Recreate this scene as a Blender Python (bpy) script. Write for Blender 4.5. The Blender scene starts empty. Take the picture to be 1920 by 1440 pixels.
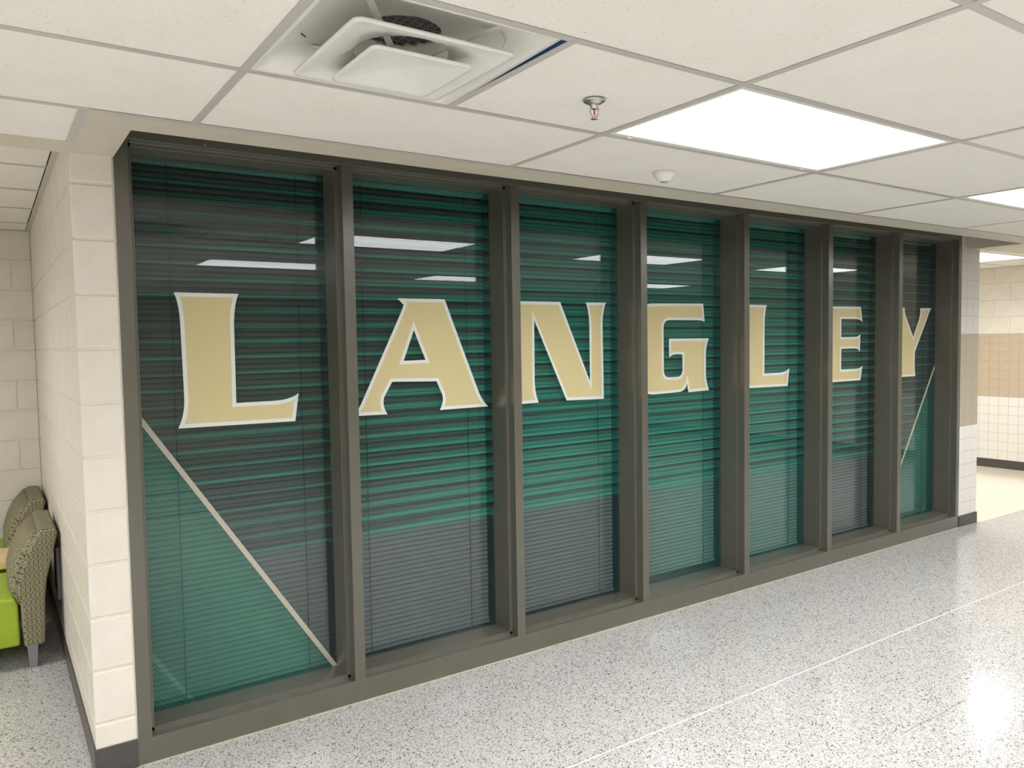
import bpy, bmesh, math, random
from mathutils import Vector, Matrix
random.seed(7)
S = bpy.context.scene
COL = S.collection

# ------------------------------------------------------------------ camera, world, exposure
cd = bpy.data.cameras.new('camera'); cam = bpy.data.objects.new('camera', cd); COL.objects.link(cam)
cd.sensor_fit = 'HORIZONTAL'; cd.sensor_width = 36.0
cd.lens = 1451.61 / 1920 * 36.0
cd.clip_start = 0.05; cd.clip_end = 60
R = Matrix(((0.8272402, 0.0435682, -0.5601566),
            (-0.5616115, 0.0351682, -0.8266534),
            (-0.0163161, 0.9984313, 0.0535609)))
cam.matrix_world = Matrix.Translation((-0.42408, -3.25763, 1.62438)) @ R.to_4x4()
S.camera = cam
w = bpy.data.worlds.new('world'); S.world = w; w.use_nodes = True
w.node_tree.nodes['Background'].inputs[0].default_value = (0.02, 0.02, 0.02, 1)
S.view_settings.view_transform = 'Standard'; S.view_settings.look = 'None'
S.view_settings.gamma = 1.0; S.view_settings.use_curve_mapping = False
S.view_settings.exposure = 0.32
LIGHT = 6.6            # radiance of the ceiling light lenses
LAMP_W = 18.5          # each fixture's lamp, thrown mostly downwards by the prismatic lens
SPREAD = 150
LIGHT_COL = (0.985, 0.99, 1.0)

# ------------------------------------------------------------------ key dimensions (metres)
H = 2.34               # lobby ceiling
H2 = 2.43              # corridor and alcove ceiling
W = 6.325              # window frame width
ZS, ZH = 0.0997, 2.4153
D1, ST, D2 = 0.0493, 0.0169, 0.175
XL = [0.8984, 1.7947, 2.6838, 3.5794, 4.4741, 5.3749]
XR = [0.9500, 1.8445, 2.7320, 3.6291, 4.5255, 5.4262]
LJ, RJ = 0.0512, 6.279
XA, TX, TY = 0.160, 1.2192, 0.6096
Y0, Y1 = -0.6084, -1.178
XP0, XP1 = -0.145, 6.635   # outer faces of the two piers
XF = 9.72              # far corridor wall
YB = 2.95              # alcove back wall

# ------------------------------------------------------------------ materials
def nt(m):
    return m.node_tree.nodes, m.node_tree.links
def mat(name, col, rough=0.5, metal=0.0, spec=0.5, coat=0.0):
    m = bpy.data.materials.new(name); m.use_nodes = True
    b = m.node_tree.nodes['Principled BSDF']
    b.inputs['Base Color'].default_value = (*col, 1); b.inputs['Roughness'].default_value = rough
    b.inputs['Metallic'].default_value = metal; b.inputs['Specular IOR Level'].default_value = spec
    b.inputs['Coat Weight'].default_value = coat
    return m
def noise_mat(name, c0, c1, scale, rough=0.6, bump=0.0, bscale=None, spec=0.5, detail=4, stretch=(1, 1, 1), lo=0.35, hi=0.65):
    m = mat(name, c0, rough, spec=spec); N, L = nt(m); b = N['Principled BSDF']
    tc = N.new('ShaderNodeTexCoord'); mp = N.new('ShaderNodeMapping'); mp.inputs['Scale'].default_value = stretch
    L.new(tc.outputs['Object'], mp.inputs[0])
    n = N.new('ShaderNodeTexNoise'); n.inputs['Scale'].default_value = scale; n.inputs['Detail'].default_value = detail
    L.new(mp.outputs[0], n.inputs['Vector'])
    r = N.new('ShaderNodeValToRGB'); r.color_ramp.elements[0].position = lo; r.color_ramp.elements[1].position = hi
    r.color_ramp.elements[0].color = (*c0, 1); r.color_ramp.elements[1].color = (*c1, 1)
    L.new(n.outputs['Fac'], r.inputs[0]); L.new(r.outputs[0], b.inputs['Base Color'])
    if bump:
        n2 = N.new('ShaderNodeTexNoise'); n2.inputs['Scale'].default_value = bscale or scale * 4; n2.inputs['Detail'].default_value = 3
        L.new(mp.outputs[0], n2.inputs['Vector'])
        bp = N.new('ShaderNodeBump'); bp.inputs['Strength'].default_value = bump; bp.inputs['Distance'].default_value = 0.003
        L.new(n2.outputs['Fac'], bp.inputs['Height']); L.new(bp.outputs[0], b.inputs['Normal'])
    return m

def block_mat(name, c, rough=0.38):
    """painted concrete block: smooth semi-gloss paint over fine pores"""
    m = noise_mat(name, tuple(x * .97 for x in c), tuple(min(1, x * 1.03) for x in c), 9, rough, .25, 160)
    N, L = nt(m); b = N['Principled BSDF']
    v = N.new('ShaderNodeTexVoronoi'); v.inputs['Scale'].default_value = 48
    tc = N['Texture Coordinate'] if 'Texture Coordinate' in N else N.new('ShaderNodeTexCoord')
    L.new(tc.outputs['Object'], v.inputs['Vector'])
    r = N.new('ShaderNodeValToRGB'); r.color_ramp.elements[0].position = .055; r.color_ramp.elements[1].position = .085
    r.color_ramp.elements[0].color = (.55, .55, .55, 1); r.color_ramp.elements[1].color = (1, 1, 1, 1)
    L.new(v.outputs['Distance'], r.inputs[0])
    n = N.new('ShaderNodeTexNoise'); n.inputs['Scale'].default_value = 13; L.new(tc.outputs['Object'], n.inputs['Vector'])
    gt = N.new('ShaderNodeMath'); gt.operation = 'LESS_THAN'; gt.inputs[1].default_value = .60; L.new(n.outputs['Fac'], gt.inputs[0])
    mx = N.new('ShaderNodeMath'); mx.operation = 'MAXIMUM'; L.new(gt.outputs[0], mx.inputs[0]); L.new(r.outputs[0], mx.inputs[1])
    mul = N.new('ShaderNodeMixRGB'); mul.blend_type = 'MULTIPLY'; mul.inputs[0].default_value = 1
    src = b.inputs['Base Color'].links[0].from_socket
    L.new(src, mul.inputs[1]); L.new(mx.outputs[0], mul.inputs[2]); L.new(mul.outputs[0], b.inputs['Base Color'])
    return m

M = {}
M['block'] = block_mat('painted_block', (.735, .692, .612))
M['block_grey'] = noise_mat('grey_glazed_tile', (.60, .585, .54), (.67, .655, .61), 20, .35, .2, 90)
M['mortar'] = noise_mat('painted_mortar', (.70, .64, .53), (.76, .70, .59), 30, .5, .3, 200)
M['drywall'] = noise_mat('painted_drywall', (.60, .555, .46), (.63, .585, .485), 8, .6, .1, 250)
M['frame'] = noise_mat('bronze_grey_enamel', (.096, .092, .069), (.106, .101, .077), 14, .36, .05, 220)
M['frame'].node_tree.nodes['Principled BSDF'].inputs['Coat Weight'].default_value = .9
M['frame'].node_tree.nodes['Principled BSDF'].inputs['Coat Roughness'].default_value = .22
M['base'] = noise_mat('dark_vinyl_base', (.062, .055, .053), (.075, .067, .064), 30, .35, .05, 200)
M['tile_white'] = mat('white_glazed_tile', (.78, .76, .70), .15)
M['tile_tan'] = noise_mat('tan_glazed_tile', (.50, .405, .295), (.53, .43, .32), 12, .22)
M['tile_tan_pier'] = noise_mat('taupe_glazed_tile', (.42, .375, .29), (.45, .40, .31), 12, .25)
M['grout'] = noise_mat('grey_grout', (.42, .39, .35), (.5, .47, .42), 60, .7)
M['grout_tan'] = noise_mat('tan_grout', (.46, .38, .28), (.49, .40, .30), 60, .7)
M['tee'] = mat('white_painted_steel_grid', (.54, .51, .47), .4)
M['white_metal'] = mat('white_enamel_steel', (.80, .79, .74), .3)
M['dark_metal'] = mat('dark_steel', (.03, .032, .035), .5)
M['duct_blue'] = mat('blue_duct_wrap', (.08, .22, .60), .5)
M['black'] = mat('black_plastic', (.012, .012, .013), .4)
M['chrome'] = mat('satin_chrome', (.55, .54, .50), .28, 1.0)
M['red_glass'] = mat('red_glass_bulb', (.55, .02, .04), .15)
M['vct'] = noise_mat('cream_vinyl_tile', (.70, .65, .52), (.76, .71, .58), 30, .14)
M['strip'] = mat('white_divider_strip', (.72, .71, .68), .3)
M['slat'] = mat('white_blind_slat', (.80, .80, .77), .45)
M['cord'] = mat('grey_cord', (.10, .11, .11), .8)
M['green'] = noise_mat('lime_green_vinyl', (.30, .43, .022), (.34, .48, .03), 8, .42, .1, 300)
M['maple'] = noise_mat('maple_veneer', (.74, .52, .24), (.82, .61, .32), 6, .35, stretch=(1, 9, 9))
M['leg_grey'] = mat('grey_metal_leg', (.22, .22, .23), .4)
M['detector'] = mat('white_plastic', (.78, .78, .75), .35)
M['lens_grey'] = mat('grey_sensor_lens', (.33, .34, .35), .3)
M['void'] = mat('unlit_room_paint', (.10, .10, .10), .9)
M['room'] = noise_mat('cream_wall_paint', (.66, .60, .50), (.70, .64, .54), 4, .5)

def ceiling_tile_mat():
    m = noise_mat('mineral_fibre_tile', (.855, .825, .765), (.88, .85, .795), 5, .9, .35, 140, spec=.2)
    N, L = nt(m); b = N['Principled BSDF']
    tc = N.new('ShaderNodeTexCoord')
    v = N.new('ShaderNodeTexVoronoi'); v.inputs['Scale'].default_value = 110; v.inputs['Randomness'].default_value = 1
    L.new(tc.outputs['Object'], v.inputs['Vector'])
    n = N.new('ShaderNodeTexNoise'); n.inputs['Scale'].default_value = 75; n.inputs['Detail'].default_value = 2; L.new(tc.outputs['Object'], n.inputs['Vector'])
    ad = N.new('ShaderNodeMath'); ad.operation = 'ADD'; L.new(v.outputs['Distance'], ad.inputs[0]); L.new(n.outputs['Fac'], ad.inputs[1])
    r = N.new('ShaderNodeValToRGB'); r.color_ramp.elements[0].position = .53; r.color_ramp.elements[1].position = .68
    r.color_ramp.elements[0].color = (.76, .76, .76, 1); r.color_ramp.elements[1].color = (1, 1, 1, 1)
    L.new(ad.outputs[0], r.inputs[0])
    mul = N.new('ShaderNodeMixRGB'); mul.blend_type = 'MULTIPLY'; mul.inputs[0].default_value = 1
    src = b.inputs['Base Color'].links[0].from_socket
    L.new(src, mul.inputs[1]); L.new(r.outputs[0], mul.inputs[2]); L.new(mul.outputs[0], b.inputs['Base Color'])
    return m
M['ctile'] = ceiling_tile_mat()

def terrazzo():
    m = mat('polished_terrazzo', (.7, .69, .66), .17, spec=.5); N, L = nt(m); b = N['Principled BSDF']
    tc = N.new('ShaderNodeTexCoord')
    # warp so the chips are irregular and angular
    n = N.new('ShaderNodeTexNoise'); n.inputs['Scale'].default_value = 150; n.inputs['Detail'].default_value = 2; L.new(tc.outputs['Object'], n.inputs['Vector'])
    sc = N.new('ShaderNodeVectorMath'); sc.operation = 'SCALE'; sc.inputs['Scale'].default_value = .004; L.new(n.outputs['Color'], sc.inputs[0])
    ad = N.new('ShaderNodeVectorMath'); ad.operation = 'ADD'; L.new(tc.outputs['Object'], ad.inputs[0]); L.new(sc.outputs[0], ad.inputs[1])
    def chips(scale, steps):
        v = N.new('ShaderNodeTexVoronoi'); v.inputs['Scale'].default_value = scale; L.new(ad.outputs[0], v.inputs['Vector'])
        sp = N.new('ShaderNodeSeparateColor'); L.new(v.outputs['Color'], sp.inputs[0])
        r = N.new('ShaderNodeValToRGB'); r.color_ramp.interpolation = 'CONSTANT'
        e = r.color_ramp.elements
        e[0].position = 0; e[0].color = (*steps[0][1], 1); e[1].position = steps[1][0]; e[1].color = (*steps[1][1], 1)
        for p, c in steps[2:]:
            q = e.new(p); q.color = (*c, 1)
        L.new(sp.outputs[0], r.inputs[0]); return r, v, sp
    r1, v1, s1 = chips(185, [(0, (.06, .05, .045)), (.06, (.22, .20, .185)), (.13, (.32, .307, .29)), (.28, (.45, .437, .416)), (.5, (.515, .502, .48)), (.78, (.575, .566, .545))])
    r2, v2, s2 = chips(330, [(0, (.11, .10, .092)), (.09, (.32, .307, .29)), (.26, (.50, .487, .466)), (.6, (.54, .528, .507))])
    mx = N.new('ShaderNodeMixRGB'); L.new(s1.outputs[1], mx.inputs[0])
    gt = N.new('ShaderNodeMath'); gt.operation = 'GREATER_THAN'; gt.inputs[1].default_value = .5; L.new(s1.outputs[1], gt.inputs[0])
    L.new(gt.outputs[0], mx.inputs[0]); L.new(r1.outputs[0], mx.inputs[1]); L.new(r2.outputs[0], mx.inputs[2])
    # old wax line along the window sill: a yellowed irregular edge
    sp = N.new('ShaderNodeSeparateXYZ'); L.new(tc.outputs['Object'], sp.inputs[0])
    nn = N.new('ShaderNodeTexNoise'); nn.inputs['Scale'].default_value = 26; L.new(tc.outputs['Object'], nn.inputs['Vector'])
    ma = N.new('ShaderNodeMath'); ma.operation = 'MULTIPLY_ADD'; ma.inputs[1].default_value = .03; ma.inputs[2].default_value = -.030
    L.new(nn.outputs['Fac'], ma.inputs[0])
    g2 = N.new('ShaderNodeMath'); g2.operation = 'GREATER_THAN'; L.new(sp.outputs[1], g2.inputs[0]); L.new(ma.outputs[0], g2.inputs[1])
    fx = N.new('ShaderNodeMath'); fx.operation = 'MULTIPLY'; fx.inputs[1].default_value = .55; L.new(g2.outputs[0], fx.inputs[0])
    gx = N.new('ShaderNodeMath'); gx.operation = 'GREATER_THAN'; gx.inputs[1].default_value = 0.0; L.new(sp.outputs[0], gx.inputs[0])
    lx = N.new('ShaderNodeMath'); lx.operation = 'LESS_THAN'; lx.inputs[1].default_value = W; L.new(sp.outputs[0], lx.inputs[0])
    f2 = N.new('ShaderNodeMath'); f2.operation = 'MULTIPLY'; L.new(fx.outputs[0], f2.inputs[0]); L.new(gx.outputs[0], f2.inputs[1])
    f3 = N.new('ShaderNodeMath'); f3.operation = 'MULTIPLY'; L.new(f2.outputs[0], f3.inputs[0]); L.new(lx.outputs[0], f3.inputs[1])
    wx = N.new('ShaderNodeMixRGB'); wx.inputs[2].default_value = (.70, .64, .46, 1); L.new(f3.outputs[0], wx.inputs[0]); L.new(mx.outputs[0], wx.inputs[1])
    L.new(wx.outputs[0], b.inputs['Base Color'])
    nr = N.new('ShaderNodeTexNoise'); nr.inputs['Scale'].default_value = 7; nr.inputs['Detail'].default_value = 5; L.new(tc.outputs['Object'], nr.inputs['Vector'])
    mr = N.new('ShaderNodeMapRange'); mr.inputs['To Min'].default_value = .07; mr.inputs['To Max'].default_value = .19; L.new(nr.outputs['Fac'], mr.inputs['Value'])
    L.new(mr.outputs[0], b.inputs['Roughness'])
    return m
M['terrazzo'] = terrazzo()

def lens():
    m = bpy.data.materials.new('prismatic_light_lens'); m.use_nodes = True; N, L = nt(m)
    N.remove(N['Principled BSDF']); e = N.new('ShaderNodeEmission'); out = N['Material Output']
    tc = N.new('ShaderNodeTexCoord'); ck = N.new('ShaderNodeTexChecker'); ck.inputs['Scale'].default_value = 60
    ck.inputs[1].default_value = (*LIGHT_COL, 1); ck.inputs[2].default_value = (*[c * .78 for c in LIGHT_COL], 1)
    L.new(tc.outputs['Object'], ck.inputs['Vector']); L.new(ck.outputs[0], e.inputs[0]); e.inputs[1].default_value = LIGHT * 1.12
    L.new(e.outputs[0], out.inputs[0]); return m
M['lens'] = lens()

def glass():
    m = bpy.data.materials.new('clear_window_glass'); m.use_nodes = True; N, L = nt(m)
    N.remove(N['Principled BSDF']); out = N['Material Output']
    t = N.new('ShaderNodeBsdfTransparent'); t.inputs[0].default_value = (.985, .995, .99, 1)
    g = N.new('ShaderNodeBsdfGlossy'); g.inputs['Roughness'].default_value = 0.0
    f = N.new('ShaderNodeFresnel'); ge = N.new('ShaderNodeNewGeometry')
    io = N.new('ShaderNodeMapRange'); io.inputs['To Min'].default_value = 1.5; io.inputs['To Max'].default_value = 1 / 1.5   # same thin-pane reflectance from both sides
    L.new(ge.outputs['Backfacing'], io.inputs['Value']); L.new(io.outputs[0], f.inputs['IOR'])
    mx = N.new('ShaderNodeMixShader'); L.new(f.outputs[0], mx.inputs[0]); L.new(t.outputs[0], mx.inputs[1]); L.new(g.outputs[0], mx.inputs[2])
    L.new(mx.outputs[0], out.inputs[0]); return m
M['glass'] = glass()

def film_mat():
    """translucent printed window film: striped green and grey ink, tan diagonals, plain green corners"""
    m = bpy.data.materials.new('printed_window_film'); m.use_nodes = True; N, L = nt(m)
    N.remove(N['Principled BSDF']); out = N['Material Output']
    def math_(op, a, b=None, c=None, clamp=False):
        n = N.new('ShaderNodeMath'); n.operation = op; n.use_clamp = clamp
        for i, v in enumerate((a, b, c)):
            if v is None: continue
            if isinstance(v, (int, float)): n.inputs[i].default_value = v
            else: L.new(v, n.inputs[i])
        return n.outputs[0]
    def step(x, a, b):
        n = N.new('ShaderNodeMapRange'); n.interpolation_type = 'SMOOTHSTEP'
        for s, v in (('Value', x), ('From Min', a), ('From Max', b)):
            if isinstance(v, (int, float)): n.inputs[s].default_value = v
            else: L.new(v, n.inputs[s])
        return n.outputs[0]
    def mixc(f, a, b):
        n = N.new('ShaderNodeMixRGB')
        if isinstance(f, (int, float)): n.inputs[0].default_value = f
        else: L.new(f, n.inputs[0])
        for i, v in ((1, a), (2, b)):
            if isinstance(v, tuple): n.inputs[i].default_value = (*v, 1)
            else: L.new(v, n.inputs[i])
        return n.outputs[0]
    tc = N.new('ShaderNodeTexCoord'); sp = N.new('ShaderNodeSeparateXYZ'); L.new(tc.outputs['Object'], sp.inputs[0])
    x, z = sp.outputs[0], sp.outputs[2]
    r = math_('ABSOLUTE', math_('SUBTRACT', x, 3.165))
    # diagonal offset (mirror symmetric): positive above the line
    off = math_('MULTIPLY', math_('SUBTRACT', z, math_('MULTIPLY_ADD', r, 1.5416, 1.318 - 1.5416 * 3.071)), 1 / 1.8376)
    corner = math_('LESS_THAN', off, 0.0)
    band = math_('LESS_THAN', math_('ABSOLUTE', off), .0105)
    off2 = math_('SUBTRACT', z, math_('MULTIPLY_ADD', r, 1.5416, .368 - 1.5416 * 3.073))
    corner2 = math_('LESS_THAN', off2, 0.0)
    # stripes
    p = math_('FRACT', math_('MULTIPLY', math_('SUBTRACT', z, .7135), 1 / .0662))
    nz = N.new('ShaderNodeTexNoise'); nz.inputs['Scale'].default_value = 1.0; nz.inputs['Detail'].default_value = 3
    mp = N.new('ShaderNodeMapping'); mp.inputs['Scale'].default_value = (.9, 1, 16); L.new(tc.outputs['Object'], mp.inputs[0]); L.new(mp.outputs[0], nz.inputs['Vector'])
    wob = math_('MULTIPLY', math_('SUBTRACT', nz.outputs['Fac'], .5), .5)
    # green share of a stripe: wide at the middle of the window, thin at its ends
    wd = math_('MULTIPLY_ADD', step(r, 3.0, .5), .62, .16)
    wd = math_('ADD', wd, wob)
    g = step(p, math_('ADD', wd, .16), math_('SUBTRACT', wd, .16))
    edge = math_('GREATER_THAN', p, .965)
    g = math_('MULTIPLY', g, math_('SUBTRACT', 1.0, edge))
    fine = N.new('ShaderNodeTexNoise'); fine.inputs['Scale'].default_value = 1.0; fine.inputs['Detail'].default_value = 2
    mp2 = N.new('ShaderNodeMapping'); mp2.inputs['Scale'].default_value = (.5, 1, 110); L.new(tc.outputs['Object'], mp2.inputs[0]); L.new(mp2.outputs[0], fine.inputs['Vector'])
    bright = step(p, .34, .02)
    amp = step(r, 3.3, 1.5)
    g = math_('MULTIPLY', g, math_('MULTIPLY_ADD', amp, .3, .7))
    g = math_('MULTIPLY', g, math_('MULTIPLY_ADD', bright, .35, .65))
    g = math_('MULTIPLY', g, math_('MULTIPLY_ADD', fine.outputs['Fac'], .7, .65), clamp=True)
    GREY_T, GREEN_T = (.635, .66, .65), (.60, .92, .845)
    DARK_T = (.47, .485, .475)
    GREY_I, GREEN_I = (.03, .08, .09), (.02, .42, .36)
    dark = step(p, .70, .97)
    greyT = mixc(math_('MULTIPLY', dark, math_('MULTIPLY_ADD', amp, .7, .3)), GREY_T, DARK_T)
    tS = mixc(g, greyT, GREEN_T); iS = mixc(g, GREY_I, GREEN_I)
    # plain lower zone, more teal towards the middle
    teal = math_('MULTIPLY', step(math_('ABSOLUTE', math_('SUBTRACT', x, 3.75)), 1.25, .55), .45)
    tL = mixc(teal, (.75, .77, .765), (.70, .91, .85)); iL = mixc(teal, (.03, .09, .11), (.02, .36, .34))
    low = math_('LESS_THAN', z, .7135)
    t = mixc(low, tS, tL); i = mixc(low, iS, iL)
    # corners
    cg = step(off, -.75, -.02)
    t = mixc(corner, t, mixc(cg, (.54, .70, .65), (.62, .81, .745))); i = mixc(corner, i, (.02, .22, .20))
    grid = N.new('ShaderNodeTexChecker'); grid.inputs['Scale'].default_value = 90; L.new(tc.outputs['Object'], grid.inputs['Vector'])
    t = mixc(corner2, t, mixc(grid.outputs['Fac'], (.50, .66, .62), (.62, .80, .74))); t = mixc(math_('LESS_THAN', math_('ABSOLUTE', math_('ADD', off2, .018)), .018), t, (.68, .88, .80))
    # tan line: nearly opaque
    t = mixc(band, t, (.10, .09, .08)); i = mixc(band, i, (.62, .55, .47))
    tr = N.new('ShaderNodeBsdfTransparent'); L.new(t, tr.inputs[0])
    df = N.new('ShaderNodeBsdfDiffuse'); L.new(i, df.inputs[0])
    mx = N.new('ShaderNodeMixShader')
    L.new(math_('MULTIPLY_ADD', band, .7, .16), mx.inputs[0]); L.new(tr.outputs[0], mx.inputs[1]); L.new(df.outputs[0], mx.inputs[2])
    L.new(mx.outputs[0], out.inputs[0]); return m
M['film'] = film_mat()

def vinyl(name, col, see):
    m = bpy.data.materials.new(name); m.use_nodes = True; N, L = nt(m)
    N.remove(N['Principled BSDF']); out = N['Material Output']
    tr = N.new('ShaderNodeBsdfTransparent'); tr.inputs[0].default_value = (*[c * .9 for c in col], 1)
    df = N.new('ShaderNodeBsdfDiffuse'); df.inputs[0].default_value = (*col, 1)
    mx = N.new('ShaderNodeMixShader'); mx.inputs[0].default_value = 1 - see
    L.new(tr.outputs[0], mx.inputs[1]); L.new(df.outputs[0], mx.inputs[2]); L.new(mx.outputs[0], out.inputs[0]); return m
M['cream'] = vinyl('cream_vinyl_lettering', (.90, .765, .44), .20)
M['outline'] = vinyl('white_vinyl_outline', (.88, .88, .86), .03)

def fabric():
    m = mat('woven_patterned_fabric', (.4, .4, .3), .85, spec=.2); N, L = nt(m); b = N['Principled BSDF']
    tc = N.new('ShaderNodeTexCoord')
    # Object space folded so that every face of the back shows the little dashes
    sp = N.new('ShaderNodeSeparateXYZ'); L.new(tc.outputs['Object'], sp.inputs[0])
    ad = N.new('ShaderNodeMath'); ad.operation = 'ADD'; L.new(sp.outputs[0], ad.inputs[0]); L.new(sp.outputs[1], ad.inputs[1])
    cb = N.new('ShaderNodeCombineXYZ'); L.new(ad.outputs[0], cb.inputs[0])
    rw = N.new('ShaderNodeMath'); rw.operation = 'MULTIPLY_ADD'; rw.inputs[1].default_value = -.3; L.new(sp.outputs[1], rw.inputs[0]); L.new(sp.outputs[2], rw.inputs[2]); L.new(rw.outputs[0], cb.inputs[1])
    br = N.new('ShaderNodeTexBrick'); br.inputs['Scale'].default_value = 1
    br.offset = 0.5; br.offset_frequency = 4; br.inputs['Brick Width'].default_value = .020; br.inputs['Row Height'].default_value = .0085; br.inputs['Mortar Size'].default_value = .0022
    br.inputs['Color1'].default_value = (.60, .58, .44, 1); br.inputs['Color2'].default_value = (.52, .51, .38, 1); br.inputs['Mortar'].default_value = (.15, .135, .09, 1)
    L.new(cb.outputs[0], br.inputs['Vector'])
    br2 = N.new('ShaderNodeTexBrick'); br2.inputs['Scale'].default_value = 1; br2.inputs['Brick Width'].default_value = .008; br2.inputs['Row Height'].default_value = .005
    br2.inputs['Mortar Size'].default_value = .0014
    br2.inputs['Color1'].default_value = (1, 1, .95, 1); br2.inputs['Color2'].default_value = (.9, .9, .85, 1); br2.inputs['Mortar'].default_value = (.62, .60, .5, 1)
    L.new(cb.outputs[0], br2.inputs['Vector'])
    mul = N.new('ShaderNodeMixRGB'); mul.blend_type = 'MULTIPLY'; mul.inputs[0].default_value = 1
    L.new(br.outputs[0], mul.inputs[1]); L.new(br2.outputs[0], mul.inputs[2]); L.new(mul.outputs[0], b.inputs['Base Color'])
    return m
M['fabric'] = fabric()

# ------------------------------------------------------------------ mesh helpers
class MB:
    def __init__(s): s.v = []; s.f = []; s.smooth = False
    def add(s, vs, fs):
        o = len(s.v); s.v += [tuple(p) for p in vs]; s.f += [tuple(i + o for i in f) for f in fs]; return s
    def box(s, x0, x1, y0, y1, z0, z1):
        return s.add([(x0, y0, z0), (x1, y0, z0), (x1, y1, z0), (x0, y1, z0), (x0, y0, z1), (x1, y0, z1), (x1, y1, z1), (x0, y1, z1)],
                     [(0, 3, 2, 1), (4, 5, 6, 7), (0, 1, 5, 4), (1, 2, 6, 5), (2, 3, 7, 6), (3, 0, 4, 7)])
    def prism(s, pts, axis, a, b):
        """extrude the 2-D polygon along an axis; pts are the other two coordinates in x,y,z order"""
        def P(p, t): return {'x': (t, p[0], p[1]), 'y': (p[0], t, p[1]), 'z': (p[0], p[1], t)}[axis]
        n = len(pts); vs = [P(p, a) for p in pts] + [P(p, b) for p in pts]
        fs = [tuple(range(n)), tuple(range(2 * n - 1, n - 1, -1))] + [(i, (i + 1) % n, n + (i + 1) % n, n + i) for i in range(n)]
        return s.add(vs, fs)
    def lathe(s, prof, c, n=24):
        vs = []; fs = []; m = len(prof)
        for k in range(n):
            a = 2 * math.pi * k / n
            vs += [(c[0] + r * math.cos(a), c[1] + r * math.sin(a), z) for r, z in prof]
        for k in range(n):
            for j in range(m - 1):
                fs.append((k * m + j, ((k + 1) % n) * m + j, ((k + 1) % n) * m + j + 1, k * m + j + 1))
        return s.add(vs, fs)
    def tube(s, pts, r, n=8):
        rings = []
        for i, p in enumerate(pts):
            p = Vector(p); d = (Vector(pts[min(i + 1, len(pts) - 1)]) - Vector(pts[max(i - 1, 0)])).normalized()
            a = d.cross(Vector((0, 0, 1)) if abs(d.z) < .9 else Vector((1, 0, 0))).normalized(); b = d.cross(a)
            rings.append([p + (a * math.cos(2 * math.pi * k / n) + b * math.sin(2 * math.pi * k / n)) * r for k in range(n)])
        vs = [q for g in rings for q in g]; fs = []
        for i in range(len(rings) - 1):
            for k in range(n): fs.append((i * n + k, i * n + (k + 1) % n, (i + 1) * n + (k + 1) % n, (i + 1) * n + k))
        fs += [tuple(range(n))[::-1], tuple(range((len(rings) - 1) * n, len(rings) * n))]
        return s.add(vs, fs)
    def mesh(s, name, material, origin=(0, 0, 0)):
        me = bpy.data.meshes.new(name); o = Vector(origin)
        me.from_pydata([Vector(p) - o for p in s.v], [], s.f)
        bm = bmesh.new(); bm.from_mesh(me); bmesh.ops.recalc_face_normals(bm, faces=bm.faces[:]); bm.to_mesh(me); bm.free()
        me.materials.append(M[material])
        if s.smooth:
            for q in me.polygons: q.use_smooth = True
        return me
def wpos(o):
    v = Vector((0, 0, 0))
    while o is not None: v += o.location; o = o.parent
    return v
def put(name, me, parent=None, at=None):
    o = bpy.data.objects.new(name, me); COL.objects.link(o)
    if parent is not None: o.parent = parent
    if at is not None: o.location = Vector(at) - (wpos(parent) if parent is not None else Vector((0, 0, 0)))
    return o
def build(name, mb, material, parent=None, bevel=0.0, seg=2, at=None):
    """one mesh object; mb is in world coordinates"""
    at = at if at is not None else (wpos(parent) if parent is not None else (0, 0, 0))
    o = put(name, mb.mesh(name, material, at), parent, at)
    if bevel:
        b = o.modifiers.new('bevel', 'BEVEL'); b.width = bevel; b.segments = seg; b.limit_method = 'ANGLE'; b.angle_limit = math.radians(40)
        b.harden_normals = False
    return o
def thing(name, label, cat, at=(0, 0, 0), group=None):
    o = bpy.data.objects.new(name, None); COL.objects.link(o); o.location = at; o.empty_display_size = .1
    o['label'] = label; o['category'] = cat
    if group: o['group'] = group
    return o
def struct(o): o['kind'] = 'structure'; return o
def struct_empty(name, at=(0, 0, 0)):
    o = bpy.data.objects.new(name, None); COL.objects.link(o); o.location = at; return struct(o)
def box(*a): return MB().box(*a)

# ------------------------------------------------------------------ floor
floor = struct(build('floor', box(-4.6, 9.9, -8.7, 8.2, -.12, 0), 'terrazzo'))
build('divider_strip', box(-4.5, XF, -.990, -.984, -.001, .0006), 'strip', floor)
build('divider_strip', box(-4.5, XF, -4.0, -3.992, -.001, .0006), 'strip', floor)
cr = MB()
pts = [(2.62, -1.588), (2.72, -1.5835), (2.83, -1.589), (2.93, -1.592), (3.03, -1.588), (3.13, -1.592)]
for (a, b) in zip(pts, pts[1:]):
    cr.add([(a[0], a[1] - .0012, .0004), (b[0], b[1] - .0012, .0004), (b[0], b[1] + .0012, .0004), (a[0], a[1] + .0012, .0004)], [(0, 1, 2, 3)])
build('floor_crack', cr, 'cord', floor)
vf = struct(build('floor.001', box(XP1 + .0, XF, -.035, 8.0, -.01, .0025), 'vct'))

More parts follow.
